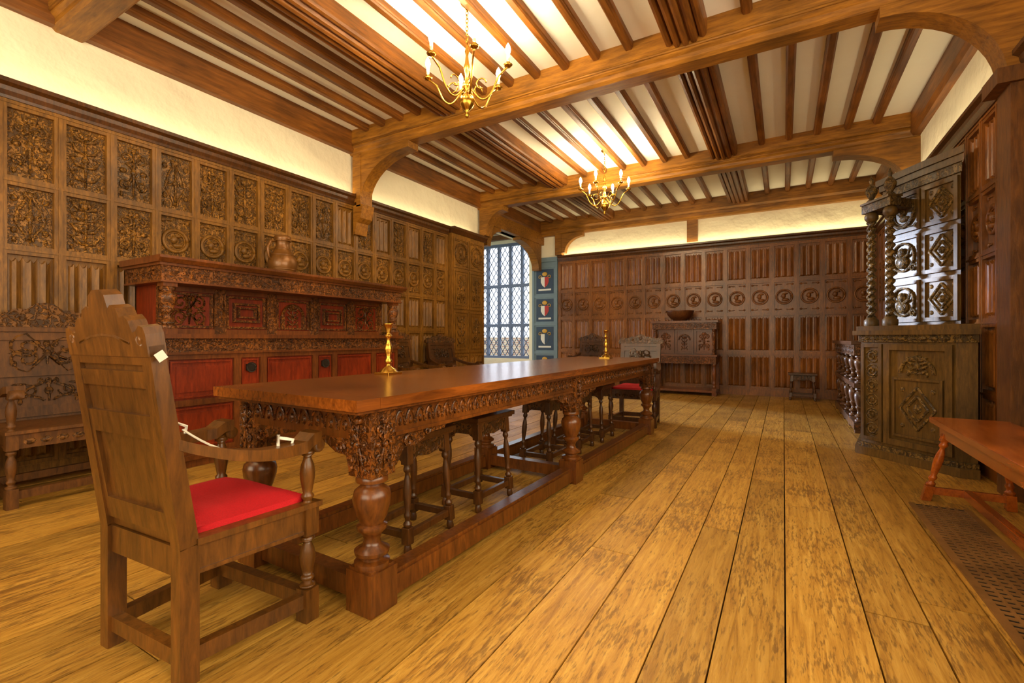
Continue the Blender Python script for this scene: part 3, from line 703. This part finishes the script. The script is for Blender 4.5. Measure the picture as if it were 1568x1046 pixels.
b=B(); b.lathe([(.09,0),(.1,.012),(.17,.05),(.23,.12),(.25,.18),(.255,.2),(.24,.2),(.22,.13),(.15,.06),(.02,.04)],(0,0,0),'bowl',28); b.obj('wooden_bowl',(-1.72,YB-.37,1.38))

def dresser():
    b=B();W=2.2;m='dark';mc='darkc';D=.6
    b.box(0,W,0,D,.04,.12,mc)
    b.box(0,W,0,D,.5,.55,m)
    b.box(0,W,0,D,.86,.98,mc); b.box(-.02,W+.02,0,D+.03,.98,1.02,m)
    b.box(.02,W-.02,0,.3,.12,.86,m)
    b.push(Matrix.Translation((0,D,0))); frieze(b,.03,W-.03,.87,.97,0,mc,.14,0); b.pop()
    for i in range(5):
        x=.06+i*(W-.12)/4
        turned(b,x,D-.06,.12,.5,.045,m,'bulb'); turned(b,x,D-.06,.55,.86,.045,m,'bulb'); b.box(x-.05,x+.05,D-.11,D-.01,0,.12,m)
    for i in range(4):
        x0=.08+i*(W-.16)/4;x1=x0+(W-.16)/4; panelframe(b,x0,x1,.57,.84,.3,m,.04,.03); carved(b,x0+.06,x1-.06,.6,.82,.3,mc,1); panelframe(b,x0,x1,.14,.48,.3,m,.04,.03)
    return b
b0=dresser(); T=frame((0,0,0),(0,1,0),(-1,0,0)); b0.v=[T@v for v in b0.v]; b0.obj('livery_dresser',(XR-.125,6.4,0),0,.003)

# tall carved cabinet with barley twist columns
b=B();m='cab';mc='cabc'
A=(.62,5.35);Bp=(1.14,4.80);WX=XR-.135
low=[A,Bp,(WX,4.80),(WX,6.15),(.74,6.15)]
def off(poly,d):
    c=Vector((sum(p[0] for p in poly)/len(poly),sum(p[1] for p in poly)/len(poly)))
    out=[]
    for p in poly:
        v=Vector(p)-c; q=c+v*(1+d/v.length); out.append((min(q.x,WX),q.y))
    return out
b.prism(off(low,.05),'xy',0,.07,m); b.prism(off(low,.03),'xy',.07,.11,mc); b.prism(low,'xy',.11,1.02,m)
b.prism(off(low,.025),'xy',1.02,1.08,mc); b.prism(off(low,.07),'xy',1.08,1.12,m); b.prism(off(low,.04),'xy',1.12,1.16,m)
def face(b,p,q):
    d=Vector((q[0]-p[0],q[1]-p[1],0)); n=Vector((-d.y,d.x,0)).normalized()
    if n.dot(Vector((-1,-1,0)))<0: n=-n
    b.push(frame((p[0],p[1],0),d,n)); return d.length
Ld=face(b,A,Bp)
panelframe(b,.01,.2,.14,1.0,0,m,.03,.02)
for k in range(6):
    zc=.24+k*.13; spiral(b,.105,zc,.045,1.2,.006,mc,1 if k%2 else -1,0,.009,12); ring(b,.105,zc,.055,.004,mc,.006,12)
panelframe(b,.22,Ld-.01,.14,1.0,0,m,.05,.025)
panelframe(b,.29,Ld-.08,.22,.72,0,m,.02,.02); lozenge(b,.32,Ld-.11,.26,.68,0,mc)
cx=(.22+Ld-.01)/2; b.tube([(cx+.13*math.cos(pi*t/12),.012,.76+.13*math.sin(pi*t/12)) for t in range(13)],.014,mc,6); carved(b,cx-.1,cx+.1,.74,.9,0,mc,3)
frieze(b,.02,Ld-.02,1.025,1.075,.03,mc,.08,2)
b.pop()
U=[(.88,5.87),(1.08,5.50),(WX,5.20),(WX,6.15),(.96,6.15)]
b.prism(U,'xy',1.16,2.5,m)
b.prism(off(U,.03),'xy',2.42,2.5,mc); b.prism(off(U,.06),'xy',2.5,2.56,m); b.prism(off(U,.09),'xy',2.56,2.62,m)
Lu=face(b,U[0],U[1])
for z0,z1,k in((1.2,1.58,0),(1.62,2.0,0),(2.04,2.4,1)):
    panelframe(b,.01,Lu-.01,z0,z1,0,m,.03,.02)
    if k: roundel(b,.05,Lu-.05,z0+.03,z1-.03,0,mc)
    else:
        cz=(z0+z1)/2;cx=Lu/2
        ring(b,cx,cz,.13,.01,mc,.012,20); b.blob((cx,.015,cz+.04),(.04,.03,.05),mc); b.blob((cx,.015,cz-.05),(.07,.03,.06),mc)
        for s in(-1,1): b.tube([(cx,.015,cz-.02),(cx+s*.08,.02,cz+.02),(cx+s*.1,.015,cz+.09)],.013,mc,6); spiral(b,cx+s*.12,cz-.11,.04,1.2,.01,mc,s,0,.009,10)
b.pop()
Lu=face(b,U[1],U[2])
for z0,z1 in((1.2,1.58),(1.62,2.0),(2.04,2.4)):
    panelframe(b,.01,Lu-.01,z0,z1,0,m,.035,.02); lozenge(b,.05,Lu-.03,z0+.03,z1-.03,0,mc)
b.pop()
for (x,y) in((.73,5.62),(.84,5.42)):
    b.lathe([(.055,1.16),(.06,1.18),(.06,1.22),(.035,1.25)],(x,y,0),m,14)
    b.twist((x,y),1.25,2.16,.042,7,mc); b.lathe([(.035,2.16),(.055,2.19),(.055,2.22),(.04,2.25)],(x,y,0),m,14)
    b.lathe([(.03,2.33),(.04,2.36),(.02,2.38),(.045,2.43),(.05,2.46),(.03,2.5),(.012,2.52),(.02,2.55),(.003,2.6)],(x,y,0),mc,12)
    b.beam((x,y,2.29),(x+.22,y+.24,2.29),.07,.08,mc)
b.beam((.70,5.675,2.29),(.87,5.365,2.29),.1,.085,mc)
b.beam((.70,5.675,2.335),(.87,5.365,2.335),.13,.02,m)
b.obj('carved_oak_cabinet',(0,0,0),0,.003)

b=B(); b.box(.84,1.22,1.2,4.1,.495,.53,'bench'); b.box(.87,1.19,1.3,4.0,.42,.495,'bench')
for y,yt in((1.28,1.4),(4.0,3.92)):
    for x,xt in((.80,.89),(1.2,1.16)):
        T=Matrix.Translation((x,y,0))@Matrix(((1,0,(xt-x)/.45,0),(0,1,(yt-y)/.45,0),(0,0,1,0),(0,0,0,1)))
        b.push(T); b.box(-.024,.024,-.024,.024,0,.1,'bench'); turned(b,0,0,.1,.4,.026,'bench','bal'); b.box(-.024,.024,-.024,.024,.4,.45,'bench'); b.pop()
    b.beam((.82,y+(yt-y)*.15,.07),(1.19,y+(yt-y)*.15,.07),.03,.045,'bench')
b.beam((1.0,1.3,.07),(1.0,3.98,.07),.04,.05,'bench')
b.obj('long_bench',(0,0,0),0,.004)

b=B(); b.box(.69,.72,1.5,3.86,.001,.01,'grid');b.box(.95,.98,1.5,3.86,.001,.01,'grid'); b.box(.72,.95,1.5,3.86,.001,.003,'gap')
y=1.52
while y<3.84:
    b.box(.72,.95,y,y+.014,.003,.009,'grid'); y+=.04
for i in range(1,6): b.box(.72+i*.23/6-.006,.72+i*.23/6+.006,1.5,3.86,.003,.0095,'grid')
b.obj('floor_heating_grille')

def candlestick(x,y):
    b=B(); b.box(-.06,.06,-.06,.06,0,.012,'brass')
    b.lathe([(.058,.012),(.05,.02),(.045,.03),(.02,.045),(.014,.06),(.024,.075),(.024,.085),(.013,.1),(.02,.13),(.028,.155),(.02,.18),(.012,.2),(.012,.22),(.024,.235),(.012,.25),(.018,.275),(.024,.3),(.03,.305),(.03,.312),(.012,.314)],(0,0,0),'brass',20)
    return b.obj('brass_candlestick',(x,y,.83),0,.002)
candlestick(-2.12,2.14); candlestick(-1.70,5.02)

def chandelier(x,y,ztop=3.72,z0=2.8,power=30,rot=0):
    b=B()
    b.lathe([(.004,0),(.014,.01),(.02,.03),(.012,.05),(.03,.07),(.055,.1),(.062,.13),(.055,.16),(.025,.19),(.018,.21),(.035,.23),(.04,.25),(.022,.28),(.014,.33),(.022,.37),(.028,.4),(.016,.44),(.01,.5),(.018,.53),(.01,.56),(.006,.6)],(0,0,z0),'brass',18)
    for i in range(6):
        a=rot+i*pi/3;c,s=math.cos(a),math.sin(a);P=[]
        for t in[k/16 for k in range(17)]:
            r=.03+.31*t; zz=z0+.24-.12*math.sin(pi*min(1,t*1.35))+ (.02+.1*max(0,t-.6)/.4 if t>.6 else .05*t/.6*.4)
            P.append((r*c,r*s,zz))
        b.tube(P,.008,'brass',6)
        P2=[((.12+.04*math.cos(q))*c,(.12+.04*math.cos(q))*s,z0+.26+.04*math.sin(q)) for q in[k/10*1.6*pi for k in range(11)]]
        b.tube(P2,.006,'brass',5)
        ex,ey,ez=P[-1]
        b.lathe([(.006,-.01),(.03,.0),(.036,.012),(.012,.014),(.014,.03),(.012,.04)],(ex,ey,ez),'brass',12)
        b.lathe([(.012,.035),(.012,.09),(.006,.092)],(ex,ey,ez),'candle',10)
        b.lathe([(.006,.09),(.017,.108),(.021,.128),(.015,.155),(.002,.18)],(ex,ey,ez),'bulb',12)
    zc=z0+.6;k=0
    while zc<ztop-.04:
        pts=[]
        for q in range(11):
            an=2*pi*q/10; u=.011*math.cos(an);w=.02*math.sin(an); pts.append((u if k%2 else 0,0 if k%2 else u,zc+.018+w))
        b.tube(pts,.0035,'brass',5); zc+=.031;k+=1
    b.lathe([(.01,-.06),(.02,-.04),(.05,-.015),(.055,-.001)],(0,0,ztop),'brass',16)
    o=b.obj('brass_chandelier',(x,y,0))
    for i in range(6):
        a=rot+i*pi/3
        l=bpy.data.lights.new('bulb_light','POINT'); l.energy=power; l.color=(1,.80,.48); l.shadow_soft_size=.03
        lo=bpy.data.objects.new('bulb_light',l); lo.location=(.34*math.cos(a),.34*math.sin(a),z0+.24+.12+.13); lo.parent=o; sc.collection.objects.link(lo)
chandelier(-2.18,3.06,power=28,rot=.25); chandelier(-2.2,6.44,power=38,rot=.5); chandelier(-2.2,-.5,power=22)  # last one is added out of view behind the camera for warm fill

def area(name,loc,sx,sy,rot,power,col):
    l=bpy.data.lights.new(name,'AREA'); l.shape='RECTANGLE'; l.size=sx; l.size_y=sy; l.energy=power; l.color=col
    o=bpy.data.objects.new(name,l); o.location=loc; o.rotation_euler=rot; sc.collection.objects.link(o); return o
area('uplight_strip',(XL+.075,3.4,2.925),.08,7.2,(pi,0,0),7,(1,.82,.48))
area('uplight_strip',(-1.5,YB-.075,2.925),5.6,.08,(pi,0,0),13,(1,.82,.46))
area('uplight_strip',(XR-.075,6.5,2.925),.08,4,(pi,0,0),7,(1,.82,.5))
area('window_fill_lamp',(XR+.3,.85,2.2),2.2,4.7,(0,pi/2,0),215,(1,.85,.58))  # warm fill lamp added outside the out-of-view side window
area('window_fill_lamp',(-1.8,YF-.3,2.15),4.8,2.3,(pi/2,0,0),205,(1,.85,.58))  # warm fill lamp added outside the added front window
for loc,sx,sy,rot in(((-6.15,10.2,2.0),1.7,2.9,(-pi/2,0,0)),((-6.99,8.85,2.0),2.9,2.7,(0,-pi/2,0))):
    o=area('window_portal',loc,sx,sy,rot,1,(1,1,1)); o.data.cycles.is_portal=True
w=bpy.data.worlds.new('world'); sc.world=w; w.use_nodes=True; nt=w.node_tree
bg=nt.nodes['Background']; bg.inputs[0].default_value=(.84,.91,1,1); bg.inputs[1].default_value=3.0
s=bpy.data.lights.new('sun','SUN'); s.energy=12; s.angle=math.radians(5); s.color=(.66,.78,1)
so=bpy.data.objects.new('sun',s); sc.collection.objects.link(so)
d=Vector((1.0,-.36,-.16)); so.rotation_euler=d.to_track_quat('-Z','Y').to_euler()

cam=bpy.data.cameras.new('camera'); cam.sensor_width=36; cam.lens=16.53; cam.shift_y=-.003; cam.clip_start=.05
co=bpy.data.objects.new('camera',cam); co.location=(0,0,1.05); co.rotation_euler=(pi/2,0,math.radians(30)); sc.collection.objects.link(co); sc.camera=co
try:
    sc.view_settings.view_transform='Standard'; sc.view_settings.look='None'
except Exception as e: print(e)
